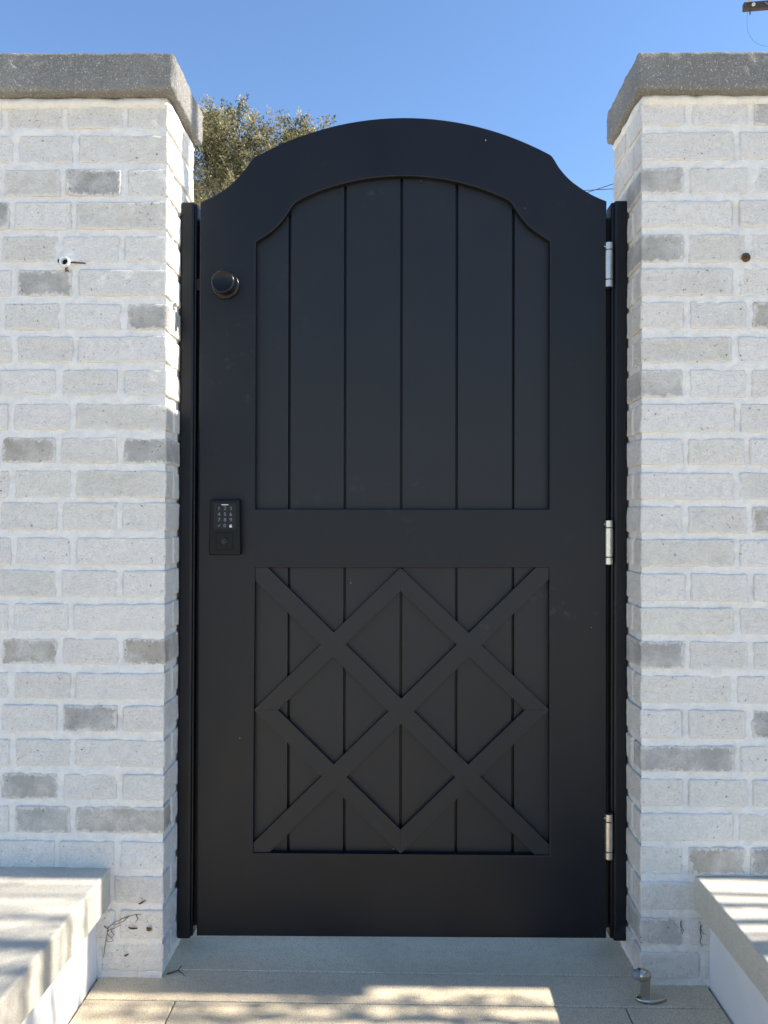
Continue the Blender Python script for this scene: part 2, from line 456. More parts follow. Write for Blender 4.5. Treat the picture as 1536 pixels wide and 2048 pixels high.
def build_wall(side, label, far):
    s = -1 if side == 'L' else 1
    XC = XL if side == 'L' else XR          # nominal corner; the wall runs from here in direction s
    wl = thing('garden_wall', label, 'wall', (0, 0, 0), 'whitewashed brick walls flanking the gate'); wl['kind'] = 'thing'
    DET = 0.86                               # length built brick by brick
    joints = []                              # brick rectangles on the front: (a0, a1, z0, z1) with a measured from the corner
    rets = []
    for i, z in enumerate(ROWZ):
        hz = BH + random.uniform(-.0012, .0014)
        zj = z + random.uniform(-.0015, .0015)
        first = .083 if i % 2 == 0 else .181
        if i == 25: first = .118; 
        if side == 'L' and i >= 23: first = [.10, .085, .12][i - 23]
        a = -.001; k = 0
        retlen = .104 if i % 2 == 0 else .046
        while a < DET:
            L = (first if k == 0 else PITCH - .0135) + random.uniform(-.0035, .0035)
            col = SPECIAL[side].get((i, k))
            if col is None: col = random.choice(PALE)
            j = random.uniform(.985, 1.015); col = tuple(c * j for c in col)
            prot = random.uniform(-.0012, .0016)
            if k == 0:
                hx = L / 2 + .001; hy = (retlen + .002) / 2
                brick(wl, XC + s * (a + L / 2 - .001), hy - .002 - prot, zj, hx, hy, hz, col, ('+y', '+x' if s > 0 else '-x'), random.uniform(0, 500), s)
                rets.append((0, retlen, zj - hz, zj + hz))
            else:
                hx = L / 2; hy = .012
                brick(wl, XC + s * (a + L / 2), hy - .002 - prot, zj, hx, hy, hz, col, ('+y',), random.uniform(0, 500))
            joints.append((a, a + L, zj - hz, zj + hz))
            a += L + .0125 + random.uniform(-.0015, .0015); k += 1
        # second brick of the return
        r0 = retlen + .012
        col = random.choice(PALE)
        brick(wl, XC + s * .010 - s * .001 * random.random(), (r0 + THK) / 2, zj, .012, (THK - r0) / 2, hz, col, ('+x' if s > 0 else '-x',), random.uniform(0, 500))
        rets.append((r0, THK, zj - hz, zj + hz))
        if i == len(ROWZ) - 1: pass
    J = np.array(joints); RJ = np.array(rets)
    def depth(aa, zz, arr):
        # signed distance into the nearest brick (positive inside)
        out = np.full(aa.shape, -1.0)
        for (x0, x1, z0, z1) in arr:
            m = (zz > z0 - .012) & (zz < z1 + .012)
            d = np.minimum(np.minimum(aa - x0, x1 - aa), np.minimum(zz - z0, z1 - zz))
            out = np.where(m, np.maximum(out, d), out)
        return out
    # mortar: a hand-smeared sheet that laps unevenly over the brick edges
    res = .0052
    na = int((DET + .02) / res); nzz = int((WZ1 - WZ0 + .012) / res)
    A, Z = np.meshgrid(np.linspace(-.004, DET + .02, na), np.linspace(WZ0 - .006, WZ1 + .006, nzz))
    D = depth(A, Z, J)
    V = np.zeros((nzz, na, 3))
    for r in range(nzz):
        for c in range(na):
            p = (A[r, c] * s, 0, Z[r, c])
            n1 = nz(p, 16, 5 if s > 0 else 77); n2 = nz(p, 60, 9 if s > 0 else 41); n3 = nz(p, 140, 3)
            d = D[r, c]
            y = .0006 - .0022 * n1 - .0026 * n2 - .0018 * n3
            # the smear thins out over the brick
            if d > .0035: y += min(.009, (d - .0035) * .6)
            V[r, c] = (XC + s * (A[r, c] + .0035), y, Z[r, c])
    F = []
    idx = lambda r, c: r * na + c
    for r in range(nzz - 1):
        for c in range(na - 1):
            q = [idx(r, c), idx(r, c + 1), idx(r + 1, c + 1), idx(r + 1, c)]
            F.append(q if s > 0 else q[::-1])
    link('mortar', mesh('mortar', V.reshape(-1, 3), F, True), M['mortar'], wl)
    nb = int((THK + .002) / res)
    B, Z2 = np.meshgrid(np.linspace(-.001, THK + .002, nb), np.linspace(WZ0 - .006, WZ1 + .006, nzz))
    D2 = depth(B, Z2, RJ); V2 = np.zeros((nzz, nb, 3))
    for r in range(nzz):
        for c in range(nb):
            p = (3.0 * s, B[r, c], Z2[r, c])
            d = D2[r, c]
            x = .0020 - .0024 * nz(p, 18, 12) - .0020 * nz(p, 60, 2)
            if d > .002: x += min(.009, (d - .002) * .8)
            V2[r, c] = (XC + s * x, B[r, c] + .003, Z2[r, c])
    F2 = []
    for r in range(nzz - 1):
        for c in range(nb - 1):
            q = [r * nb + c, r * nb + c + 1, (r + 1) * nb + c + 1, (r + 1) * nb + c]
            F2.append(q if s < 0 else q[::-1])
    link('mortar', mesh('mortar', V2.reshape(-1, 3), F2, True), M['mortar'], wl)
    # core and the far run of the wall
    x0, x1 = XC + s * .016, XC + s * far
    box('core', (min(x0, x1), .014, -.03), (max(x0, x1), THK - .002, WZ1 - .001), M['mortar'], wl, r=.002)
    Vs = []; Fs = []
    for i, z in enumerate(ROWZ):
        a = DET + .02 + (.06 if i % 2 else 0)
        while a < far - .12:
            L = PITCH - .0135
            v, f = grid_box(L / 2, .009, BH, .004, .2, ('+y',))
            o = len(Vs)
            Vs += [p + Vector((XC + s * (a + L / 2), .008, z)) for p in v]; Fs += [[q + o for q in ff] for ff in f]
            a += PITCH
    me = mesh('brick_courses', Vs, Fs, True)
    o = link('brick_courses', me, M['brick'], wl); o.color = (.66, .66, .65, 1); o['kind'] = 'stuff'
    # coping stone
    cz0, cz1 = (1.7835, 1.861) if side == 'L' else (1.781, 1.855)
    xa, xb = XC - s * (.022 if s < 0 else .018), XC + s * (far + .02)
    hx = abs(xb - xa) / 2; hy = (THK + .034) / 2; hz = (cz1 - cz0) / 2
    V, F = grid_box(hx, hy, hz, .0065, .008)
    V = rough(V, .0020, 60.0, 11.0 * s)
    V = rough(V, .0011, 6.0, 21.0 * s)
    link('coping', mesh('coping', V, F, True), M['coping'], wl, ((xa + xb) / 2, hy - .032, (cz0 + cz1) / 2))
    # mortar fillet under the coping
    pts = [(XC + s * (i * .02 + .004), .002 + .003 * nz((i * .6, 2, s), 1, 3), WZ1 + .002 + .0025 * nz((i * .5, 0, 9), 1, 3)) for i in range(int((DET + .02) / .02))]
    pts = [(XC + s * .004, THK - .004 - k * .02, WZ1 + .002 + .0015 * math.sin(k * 2.1)) for k in range(10)] + pts
    rad = [.0108 + .003 * nz((i * .7, 0, s), 1, 8) for i in range(len(pts))]
    tube('mortar_fillet', pts, rad, M['mortar'], wl, 8)
    return wl

wallL = build_wall('L', 'whitewashed brick wall left of the gate, its inner end in sun', 2.4)
wallR = build_wall('R', 'whitewashed brick wall right of the gate with shaded inner end', 1.85)

# ------------------------------------------------------------------ low walls with stone caps
def low_wall(side, label):
    s = -1 if side == 'L' else 1
    lw = thing('low_wall', label, 'low wall', (0, 0, 0), 'low walls running from the gate piers'); lw['kind'] = 'thing'
    if side == 'L':
        p0 = at(221, 1735, 0); th = .078; back = 0.004
        q = at(172, 1984, 0)
        inner = floor_pt(173, 1984).x
    else:
        p0 = at(1389, 1751, 0); th = .066; back = 0.004
        inner = floor_pt(1416, 1967).x
    ztop = p0.z; xin = p0.x
    W_ = .52
    xo = xin + s * W_
    hx = W_ / 2; hz = th / 2; yb_, yf = back, -1.25
    V, F = grid_box(hx, (yb_ - yf) / 2, hz, .005, .02)
    V = rough(V, .0006, 25.0, 3.0 + s)
    link('cap', mesh('cap', V, F, True), M['cap'], lw, ((xin + xo) / 2, (yb_ + yf) / 2, ztop - hz))
    box('stucco_wall', (min(inner, xo - s * .03), yf + .03, -.03), (max(inner, xo - s * .03), .003, ztop - th + .002), M['stucco'], lw, r=.004, res=.2)
    return lw
low_wall('L', 'low white wall with sunlit stone cap left of the gate')
low_wall('R', 'low white wall with stone cap right of the gate, inner side shaded')

# ------------------------------------------------------------------ gate posts
PY = .0915; GY = .088
def gate_post(side, label):
    gp = thing('gate_post', label, 'gate post', (0, 0, 0), 'black gate posts')
    if side == 'L':
        a = at(357, 1036, PY).x; b = at(385.5, 1036, PY).x; l0, l1 = at(384, 1036, GY + .010).x, at(390.5, 1036, GY + .010).x
        zt = at(372, 403, PY).z; zb = at(372, 1879, PY).z
    else:
        a = at(1228, 1036, PY).x; b = at(1256.5, 1036, PY).x; l0, l1 = at(1221.5, 1036, GY + .010).x, at(1229.5, 1036, GY + .010).x
        zt = at(1242, 400, PY).z; zb = at(1242, 1884, PY).z
    box('post_tube', (a, PY, zb), (b, PY + .075, zt), M['paint'], gp, r=.0055, res=5)
    box('jamb_lip', (l0, GY + .010, zb + .003), (l1, GY + .05, zt - .002), M['paint'], gp, r=.003, res=5)
    # rear stop against which the leaf closes
    if side == 'L': box('stop_strip', (l0 + .002, GY + .052, zb + .004), (l1 + .022, GY + .058, zt - .02), M['paint'], gp, r=.001)
    else: box('stop_strip', (l0 - .022, GY + .052, zb + .004), (l1 - .002, GY + .058, zt - .02), M['paint'], gp, r=.001)
    # bolts that hold the post to the brickwork
    for zz in (zb + .12, (zb + zt) / 2, zt - .12):
        if side == 'L': tube('anchor_bolt', [(XL - .01, PY + .035, zz), (a + .004, PY + .035, zz)], .006, M['iron'], gp, 8)
        else: tube('anchor_bolt', [(b - .004, PY + .035, zz), (XR + .01, PY + .035, zz)], .006, M['iron'], gp, 8)
    return gp
gate_post('L', 'black metal gate post on the latch side, against left brick wall')
gate_post('R', 'black metal gate post on the hinge side, against right brick wall')

# ------------------------------------------------------------------ gate leaf
gate = thing('gate', 'tall black arched garden gate with plank panels and diamond lattice', 'gate', (0, 0, 0))
def smooth_path(pts, n=6):
    """Catmull-Rom through the points"""
    P = [Vector(p) for p in pts]; out = []
    for i in range(len(P) - 1):
        p0 = P[max(i - 1, 0)]; p1 = P[i]; p2 = P[i + 1]; p3 = P[min(i + 2, len(P) - 1)]
        for k in range(n):
            t = k / n
            out.append(.5 * ((2 * p1) + (p2 - p0) * t + (2 * p0 - 5 * p1 + 4 * p2 - p3) * t * t + (3 * p1 - p0 - 3 * p2 + p3) * t ** 3))
    out.append(P[-1]); return [tuple(p) for p in out]
def arc(x0, y0, xm, ym, x1, y1, n=28):
    """circle through three picture points"""
    ax, ay, bx, by, cx, cy = x0, y0, xm, ym, x1, y1
    d = 2 * (ax * (by - cy) + bx * (cy - ay) + cx * (ay - by))
    ux = ((ax**2 + ay**2) * (by - cy) + (bx**2 + by**2) * (cy - ay) + (cx**2 + cy**2) * (ay - by)) / d
    uy = ((ax**2 + ay**2) * (cx - bx) + (bx**2 + by**2) * (ax - cx) + (cx**2 + cy**2) * (bx - ax)) / d
    r = math.hypot(ax - ux, ay - uy)
    t0 = math.atan2(y0 - uy, x0 - ux); t1 = math.atan2(y1 - uy, x1 - ux)
    return [(ux + r * math.cos(t0 + (t1 - t0) * k / n), uy + r * math.sin(t0 + (t1 - t0) * k / n)) for k in range(n + 1)]
scoopL = smooth_path([(400, 404), (428, 391), (452, 376), (474, 356), (492, 335), (504, 319)], 5)
topL = smooth_path([(504, 319), (509, 313.5), (517, 310)], 4)
top = arc(517, 310, 807, 235, 1095, 306)
topR = smooth_path([(1095, 306), (1103, 311), (1109, 319)], 4)
scoopR = smooth_path([(1109, 319), (1121, 338), (1140, 359), (1164, 377), (1188, 391), (1213.5, 402)], 5)
outer = scoopL[:-1] + topL[:-1] + top[:-1] + topR[:-1] + scoopR + [(1213.5, 1036), (1213, 1877), (393, 1872), (396.5, 1036)]
i_l = smooth_path([(511.5, 484), (538, 467), (558, 449), (574, 429), (584, 413), (594, 403), (606, 396)], 5)
i_t = arc(606, 396, 807, 352, 1008, 396)
i_r = smooth_path([(1008, 396), (1020, 403), (1030, 416), (1040, 432), (1056, 451), (1076, 467), (1100, 482)], 5)
hole1 = i_l[:-1] + i_t[:-1] + i_r + [(1098.5, 1018), (510.5, 1018)]
hole2 = [(510, 1135.5), (1098.5, 1135.5), (1099, 1711), (506, 1706)]
cv = lambda lp, Y: [XZ(x, y, Y) for x, y in lp]
plate('frame', [cv(outer, GY), cv(hole1, GY), cv(hole2, GY)], GY, GY + .038, M['paint'], gate, .0024)
# planks behind the frame: grooves between them
PLY = GY + .015
gx_top = [468, 580, 691, 803.5, 914, 1027, 1142]
gx_bot = [466, 576.5, 688.5, 801, 911.5, 1025, 1140]
tops = [402, 345, 300, 300, 345, 402]
for k in range(6):
    g_ = 2.3
    lp = [(gx_top[k] + g_, tops[k]), (gx_top[k + 1] - g_, tops[k]), (gx_bot[k + 1] - g_, 1760), (gx_bot[k] + g_, 1760)]
    plate('plank', [cv(lp, PLY)], PLY, PLY + .018, M['panel'], gate, .0011)
# groove backing
plate('backing_sheet', [cv([(470, 450), (560, 345), (1050, 345), (1140, 450), (1138, 1760), (470, 1760)], PLY + .012)], PLY + .0125, PLY + .0155, M['paint'], gate, .0005)
# lattice
LY = GY + .004
def strip(lp, dy): plate('lattice_strip', [cv(lp, LY)], LY + dy, PLY + .004, M['panel'], gate, .0004)
strip([(506, 1131), (531.5, 1131), (1104, 1694.5), (1104, 1715), (1074.5, 1715), (504, 1155)], .0000)
strip([(1104, 1131), (1076, 1131), (504, 1688), (503, 1712), (531.5, 1712), (1104, 1152.5)], .00004)
dt, dl, db, dr = (801, 1135.5), (507, 1420), (801, 1707.5), (1099, 1420)
it, il, ib, ir_ = (801, 1182.5), (556, 1420), (801, 1659.5), (1050, 1420)
for (a, b, c, d), dy in zip([(dt, dl, il, it), (dl, db, ib, il), (db, dr, ir_, ib), (dr, dt, it, ir_)], (.00008, .00012, .00008, .00012)):
    strip([a, b, c, d], dy)
# hinges
def hinge(py0, py1):
    c0 = at(1217.5, py0, GY - .002); c1 = at(1217 if py0 < 1500 else 1216.5, py1, GY - .002)
    cx = (c0.x + c1.x) / 2; H = c0.z - c1.z; y = GY - .003; r = .0083
    hg = link('hinge', None, None, gate); hg.empty_display_size = .02
    cap = .0150
    def seg(nm, z0, z1, mt, rr=r, e=.0008):
        lathe(nm, [(0, rr - e), (e, rr), (z1 - z0 - e, rr), (z1 - z0, rr - e)], (0, 0, 1), (cx, y, z0), mt, hg, 28)
    z0 = c1.z
    seg('barrel_cap', z0, z0 + cap, M['steel'])
    seg('washer', z0 + cap, z0 + cap + .0016, M['ring'], r - .0012, .0001)
    seg('barrel', z0 + cap + .0016, z0 + H - cap - .0016, M['steel'])
    seg('washer', z0 + H - cap - .0016, z0 + H - cap, M['ring'], r - .0012, .0001)
    seg('barrel_cap', z0 + H - cap, z0 + H, M['steel'])
    lathe('grease_nipple', [(0, .0014), (.0028, .0014), (.0036, .0008)], (-1, -.3, 0), (cx - r * .93, y - .002, z0 + H - cap * .55), M['steel'], hg, 12)
    # leaves welded to gate and post behind the barrel
    box('hinge_leaf', (cx - .014, y + .004, z0 + .018), (cx + .012, y + .0075, z0 + H - .018), M['paint'], hg, r=.001)
for a, b in ((486, 575), (1040.5, 1129), (1627, 1717)): hinge(a, b)
# door knob
kc = at(451.5, 571.5, GY)
kn = link('door_knob', None, None, gate)
lathe('rosette', [(0, .0300), (.004, .0300), (.0062, .0285), (.0075, .0255)], (0, -1, 0), (kc.x, GY, kc.z), M['gloss'], kn, 56)
lathe('knob', [(0, .0150), (.006, .0140), (.008, .0165), (.0105, .0212), (.014, .0243), (.0185, .0250), (.0225, .0247), (.0245, .0236), (.0255, .0216), (.0252, .0212), (.0252, .0040)], (0, -1, 0), (kc.x, GY - .006, kc.z), M['gloss'], kn, 56)
# keypad lock
kl = link('keypad_lock', None, None, gate)
KY = GY - .021
a = at(419.5, 998.5, KY + .004); b = at(480, 1110, KY + .004)
V, F = grid_box((b.x - a.x) / 2, .0105, (a.z - b.z) / 2, .0035, .02)
kcx, kcz = (a.x + b.x) / 2, (a.z + b.z) / 2
V = [Vector((p.x * (1 + .035 * (-p.z) / .06 * 1), p.y, p.z)) for p in V]
link('casing', mesh('casing', V, F, True), M['lock'], kl, (kcx, GY - .0103, kcz))
fy = GY - .0103 - .0105
a = at(427, 1004.5, fy); b = at(473, 1058.5, fy)
box('touch_panel', (a.x, fy - .0012, b.z), (b.x, fy + .003, a.z), M['glass'], kl, r=.0008)
a = at(432, 1065, fy); b = at(466, 1099, fy)
box('cylinder_surround', (a.x, fy - .0016, b.z), (b.x, fy + .003, a.z), M['lock'], kl, r=.0014)
cc = at(448, 1082.5, fy)
lathe('lock_cylinder', [(0, .0088), (.0010, .0088), (.0016, .0080), (.0008, .0074), (.0008, .0010)], (0, -1, 0), (cc.x, fy - .0016, cc.z), M['gloss'], kl, 32)
box('keyway', (cc.x - .0012, fy - .0028, cc.z - .0040), (cc.x + .0010, fy - .0022, cc.z + .0005), M['iron'], kl, r=.0003)
ty = fy - .0014
def glyph(nm, body, px, py, size, mt):
    cu = bpy.data.curves.new('t', 'FONT'); cu.body = body; cu.size = size; cu.align_x = 'CENTER'; cu.align_y = 'CENTER'; cu.extrude = .00012
    t = bpy.data.objects.new('t', cu); COL.objects.link(t)
    dg = bpy.context.evaluated_depsgraph_get(); dg.update()
    me = bpy.data.meshes.new_from_object(t.evaluated_get(dg)); bpy.data.objects.remove(t, do_unlink=True)
    me.name = nm; me.materials.clear()
    p = at(px, py, ty)
    me.transform(Matrix.Translation((p.x, ty, p.z)) @ Matrix.Rotation(R(90), 4, 'X') @ Matrix.Diagonal((1.12, 1, 1, 1)))
    return link(nm, me, mt, kl)
for r_, row in enumerate(('123', '456', '789')):
    for c_, ch in enumerate(row):
        glyph('digit', ch, (438, 450, 461.5)[c_], (1017, 1028.8, 1040)[r_], .0106, M['digit'])
glyph('digit', '0', 449.6, 1051.5, .0106, M['digit'])
p = at(450, 1009.5, ty); box('status_bar', (p.x - .0072, ty - .0002, p.z - .0010), (p.x + .0072, ty + .0004, p.z + .0010), M['white_print'], kl, r=.0001)
p = at(437.8, 1051.5, ty)
plate('check_mark', [[(p.x - .0032, p.z + .0004), (p.x - .0024, p.z + .0011), (p.x - .0010, p.z - .0006), (p.x + .0026, p.z + .0030), (p.x + .0033, p.z + .0023), (p.x - .0010, p.z - .0021)]], ty - .0002, ty + .0002, M['digit'], kl, .00002)
p = at(461.3, 1051.8, ty)
plate('padlock_mark', [[(p.x - .0028, p.z - .0032), (p.x + .0028, p.z - .0032), (p.x + .0028, p.z + .0010), (p.x + .0020, p.z + .0010), (p.x + .0018, p.z + .0024), (p.x + .0006, p.z + .0034), (p.x - .0006, p.z + .0034), (p.x - .0018, p.z + .0024), (p.x - .0020, p.z + .0010), (p.x - .0028, p.z + .0010)],
                       [(p.x - .0010, p.z + .0010), (p.x - .0008, p.z + .0020), (p.x, p.z + .0025), (p.x + .0008, p.z + .0020), (p.x + .0010, p.z + .0010)]], ty - .0002, ty + .0002, M['white_print'], kl, .00002)
# latch bolt glimpsed in the gap
p = at(396, 571, GY + .02); box('latch_bolt', (p.x - .010, GY + .012, p.z - .012), (p.x + .012, GY + .026, p.z + .012), M['bore'], gate, r=.001)

# ------------------------------------------------------------------ door stop
ds = thing('door_stop', 'satin nickel floor door stop with grey rubber bumper beside the right wall', 'door stop', (0, 0, 0))
f0 = floor_pt(1297, 2001); sy = f0.y
x0 = floor_pt(1272, 2003).x; x1 = floor_pt(1334, 2003).x
base = []
for k in range(28):
    an = 2 * math.pi * k / 28; c, s_ = math.cos(an), math.sin(an)
    u = c; wdt = .0135 * (1 - .48 * max(0, u) ** 1.2)
    base.append(((x0 + x1) / 2 + u * (x1 - x0) / 2, sy + s_ * wdt))
V = []; F = []
for (sc_, z) in ((1.0, .0004), (1.0, .0045), (.94, .0066), (.80, .0076)):
    for (bx_, by_) in base: V.append(((x0 + x1) / 2 + (bx_ - (x0 + x1) / 2) * sc_, sy + (by_ - sy) * sc_, z))
for i in range(3):
    for k in range(28):
        F.append([i * 28 + k, i * 28 + (k + 1) % 28, (i + 1) * 28 + (k + 1) % 28, (i + 1) * 28 + k])
F.append(list(range(84, 112))); F.append(list(range(28))[::-1])
link('base_plate', mesh('base_plate', V, F, True), M['nickel'], ds)
xs0 = at(1281.5, 1990, sy).x; xs1 = at(1300.5, 1990, sy).x
ztop_ = at(1290, 1938, sy).z
V, F = grid_box((xs1 - xs0) / 2, .0075, .024, .0035, .012)
V = [Vector((p.x * (.86 + .10 * (p.z / .024) ** 2) + .0016 * (p.z / .024), p.y * .8, p.z)) for p in V]
link('stem', mesh('stem', V, F, True), M['nickel'], ds, ((xs0 + xs1) / 2, sy, .030))
hz_ = ztop_ - .0112
hx0 = at(1277, 1948, sy).x; hx1 = at(1302, 1948, sy).x; L_ = hx1 - hx0
lathe('head', [(0, .0112), (.0012, .0120), (L_ * .30, .0117), (L_ * .58, .0106), (L_ * .82, .0084), (L_ * .95, .0052), (L_, .001)], (1, 0, 0), (hx0, sy, hz_), M['nickel'], ds, 36)
lathe('rubber_bumper', [(0, .0098), (.006, .0098), (.0105, .0088), (.0132, .0062), (.0142, .002)], (-1, 0, 0), (hx0 + .001, sy, hz_), M['rubber'], ds, 32)

# ------------------------------------------------------------------ pipe stub and plugged hole on the walls
ps = thing('pipe_stub', 'short white pipe end with dark bore sticking out of left brick wall', 'pipe', (0, 0, 0))
pc = at(128.5, 522.5, -.012)
lathe('pipe', [(.018, .0104), (0, .0104), (-.0010, .0098), (-.0010, .0070), (.0002, .0066), (.016, .0066)], (0, 1, 0), (pc.x, -.012, pc.z), M['pvc'], ps, 36, close=False)
lathe('bore', [(0, .0067), (.0005, .001)], (0, 1, 0), (pc.x, -.004, pc.z), M['bore'], ps, 24)
pa = at(140, 524.5, -.006); pb = at(171, 526.5, -.004)
tube('pin', [pa, pa.lerp(pb, .5), pb], [.0016, .0016, .0013], M['iron'], ps, 10)  # thin dark rod running right from the pipe
pa = at(117.5, 522.5, -.004)
box('clip', (pa.x - .001, -.008, pa.z - .003), (pa.x + .003, -.001, pa.z + .003), M['iron'], ps, r=.0005)
# smooth repair mortar round the pipe
pm = at(139, 520, 0); V = [(pm.x, -.0030, pm.z)]; F = []
for k in range(40):
    an = 2 * math.pi * k / 40; rr = .027 * (1 + .14 * nz((math.cos(an), math.sin(an), 0), 1.6, 4)) * (1 if math.sin(an) > -.2 else .55)
    V.append((pm.x + rr * .62 * math.cos(an), -.0034, pm.z + rr * .62 * math.sin(an))); 
for k in range(40):
    an = 2 * math.pi * k / 40; rr = .027 * (1 + .14 * nz((math.cos(an), math.sin(an), 0), 1.6, 4)) * (1 if math.sin(an) > -.2 else .55)
    V.append((pm.x + rr * math.cos(an), .0015, pm.z + rr * math.sin(an)))
for k in range(40):
    k2 = (k + 1) % 40; F.append([0, 1 + k2, 1 + k]); F.append([1 + k, 1 + k2, 41 + k2, 41 + k])
link('mortar_patch', mesh('mortar_patch', V, F, True), M['mortar'], wallL)
sp = at(134, 540, -.003)
runs = []
for k in range(5):
    runs.append(([sp + Vector((random.uniform(-.003, .003), -.001, .006)), sp + Vector((random.uniform(-.004, .005), -.002, .001)), sp + Vector((random.uniform(-.004, .006), -.001, -.004))], .0007))
tubes('fibre_tuft', runs, M['rust'], ps)

hp = thing('hole_plug', 'rusty brown plug coiled in a small hole high on right brick wall', 'plug', (0, 0, 0))
hc = at(1491, 515.5, -.002)
lathe('hole_rim', [(0, .0092), (.0025, .0088), (.004, .0082), (.004, .001)], (0, 1, 0), (hc.x, -.0045, hc.z), M['rust'], hp, 24)
runs = []
for rr, y_, ph in ((.0078, -.0050, 0), (.0052, -.0058, 1), (.0026, -.0064, 2)):
    runs.append(([(hc.x + rr * math.cos(ph + t * .35), y_ + .0008 * math.sin(t * 1.3), hc.z + rr * math.sin(ph + t * .35)) for t in range(17)], .0012))
tubes('coil', runs, M['rust'], hp)

# ------------------------------------------------------------------ dry leaves, twigs and a corner crack
def twig(label, pts, r, side=(), mat='dead'):
    t = thing('dry_twig', label, 'twig', (0, 0, 0))
    tubes('stem', [(pts, [r * (1 - .5 * i / (len(pts) - 1)) for i in range(len(pts))])], M[mat], t, 6)
    for q in side: tubes('side_shoot', [(q, [r * .7 * (1 - .6 * i / (len(q) - 1)) for i in range(len(q))])], M[mat], t, 5)
    return t
def wp(px, py, d=.003): return at(px, py, -d)
ya_ = lambda px, py: floor_pt(px, py)
main = [wp(208, 1852, .010), wp(216, 1858, .008), wp(212, 1880, .008), wp(209, 1900, .006), wp(207, 1915, .005)]
sides = [[wp(214, 1857, .008), wp(228, 1845, .006), wp(250, 1835, .005), wp(272, 1829, .004), wp(284, 1829, .004)],
         [wp(213, 1862, .008), wp(232, 1855, .006), wp(243, 1849, .005)],
         [wp(272, 1829, .004), wp(276, 1838, .004), wp(270, 1846, .004)],
         [wp(258, 1832, .005), wp(248, 1842, .004), wp(236, 1848, .004), wp(224, 1850, .004)],
         [wp(214, 1868, .008), wp(222, 1875, .006), wp(228, 1882, .005)],
         [wp(222, 1861, .007), wp(228, 1870, .005), wp(222, 1876, .005)],
         [wp(211, 1880, .007), wp(218, 1884, .005), wp(227, 1882, .004)]]
twig('branching dry twig caught on brick beside the left low wall', main, .0011, sides)
fa = floor_pt(334, 1951); fb = floor_pt(356, 1944); fc = floor_pt(363, 1937); fd = floor_pt(371, 1954)
up = Vector((0, 0, .003))
twig('dark forked twig on the paving at the left wall corner', [fa + up, fb + up, fc + up * 2], .0016, [[fb + up, fb.lerp(fd, .5) + up, fd + up * .4]])
twig('thin dark twig in the corner of right wall and low wall', [wp(1402, 1850, .004), wp(1400.5, 1862, .007), wp(1402.5, 1874, .006), wp(1400, 1884, .006), wp(1405, 1894, .006)], .0011,  # dirty crack in the corner, built with the twig shape
     [[wp(1401.5, 1858, .005), wp(1405, 1866, .008), wp(1413, 1870, .012)]])
twig('short crooked twig on the brick right of the gate', [wp(1362, 1842, .004), wp(1361, 1853, .004), wp(1367, 1860, .003), wp(1364, 1868, .003)], .0009,
     [[wp(1364, 1862, .003), wp(1353, 1851, .003), wp(1346, 1846, .003)]])
def leaf(label, px, py, ln, wd, ang, mat, d=.004):
    c = at(px, py, -d); V = []; F = []
    n = 7
    for i in range(n):
        u = i / (n - 1); ww = wd * math.sin(math.pi * min(1, u * .92 + .04)) ** .8
        for k, e in enumerate((-1, 0, 1)):
            x = (u - .5) * ln; z = e * ww
            V.append(c + Vector((x * math.cos(ang) - z * math.sin(ang), -.0025 * abs(e) - .002 * math.sin(u * 5), x * math.sin(ang) + z * math.cos(ang))))
    for i in range(n - 1):
        for k in range(2): F.append([i * 3 + k, i * 3 + k + 1, i * 3 + 4 + k, i * 3 + 3 + k])
    me = mesh('dry_leaf', V, F, True)
    o = link('dry_leaf', me, M[mat])
    so = o.modifiers.new('thick', 'SOLIDIFY'); so.thickness = .0006
    return tag(o, label, 'leaf')
leaf('narrow brown dry leaf stuck to brick above the branching twig', 284, 1804, .015, .0020, .35, 'deadleaf')
leaf('orange brown dry leaf on the brick right of the branching twig', 299, 1857, .012, .0042, -.5, 'deadleaf')
leaf('dark curled dry leaf beside the branching twig on brick', 266, 1855, .019, .0020, -.22, 'dead')
leaf('small brown leaf on the lowest brick of left wall', 253, 1909, .008, .0022, .1, 'deadleaf')

# ------------------------------------------------------------------ leafy tree behind the gate
def leaf_mesh(P, D, Lm, Wm, tint):
    n = len(P)
    rnd = np.random.normal(size=(n, 3)); side = np.cross(D, rnd); side /= np.linalg.norm(side, axis=1, keepdims=True) + 1e-9
    L = (Lm * np.random.uniform(.6, 1.3, n))[:, None]; W = (Wm * np.random.uniform(.6, 1.3, n))[:, None]
    V = np.empty((n, 4, 3))
    V[:, 0] = P; V[:, 1] = P + D * L * .5 + side * W; V[:, 2] = P + D * L; V[:, 3] = P + D * L * .5 - side * W
    me = bpy.data.meshes.new('crown')
    me.vertices.add(n * 4); me.vertices.foreach_set('co', V.reshape(-1))
    me.loops.add(n * 4); me.loops.foreach_set('vertex_index', np.arange(n * 4))
    me.polygons.add(n); me.polygons.foreach_set('loop_start', np.arange(n) * 4); me.polygons.foreach_set('loop_total', np.full(n, 4))
    at_ = me.attributes.new('tint', 'FLOAT', 'POINT'); at_.data.foreach_set('value', np.repeat(tint, 4))
    me.update(); me.validate(); return me

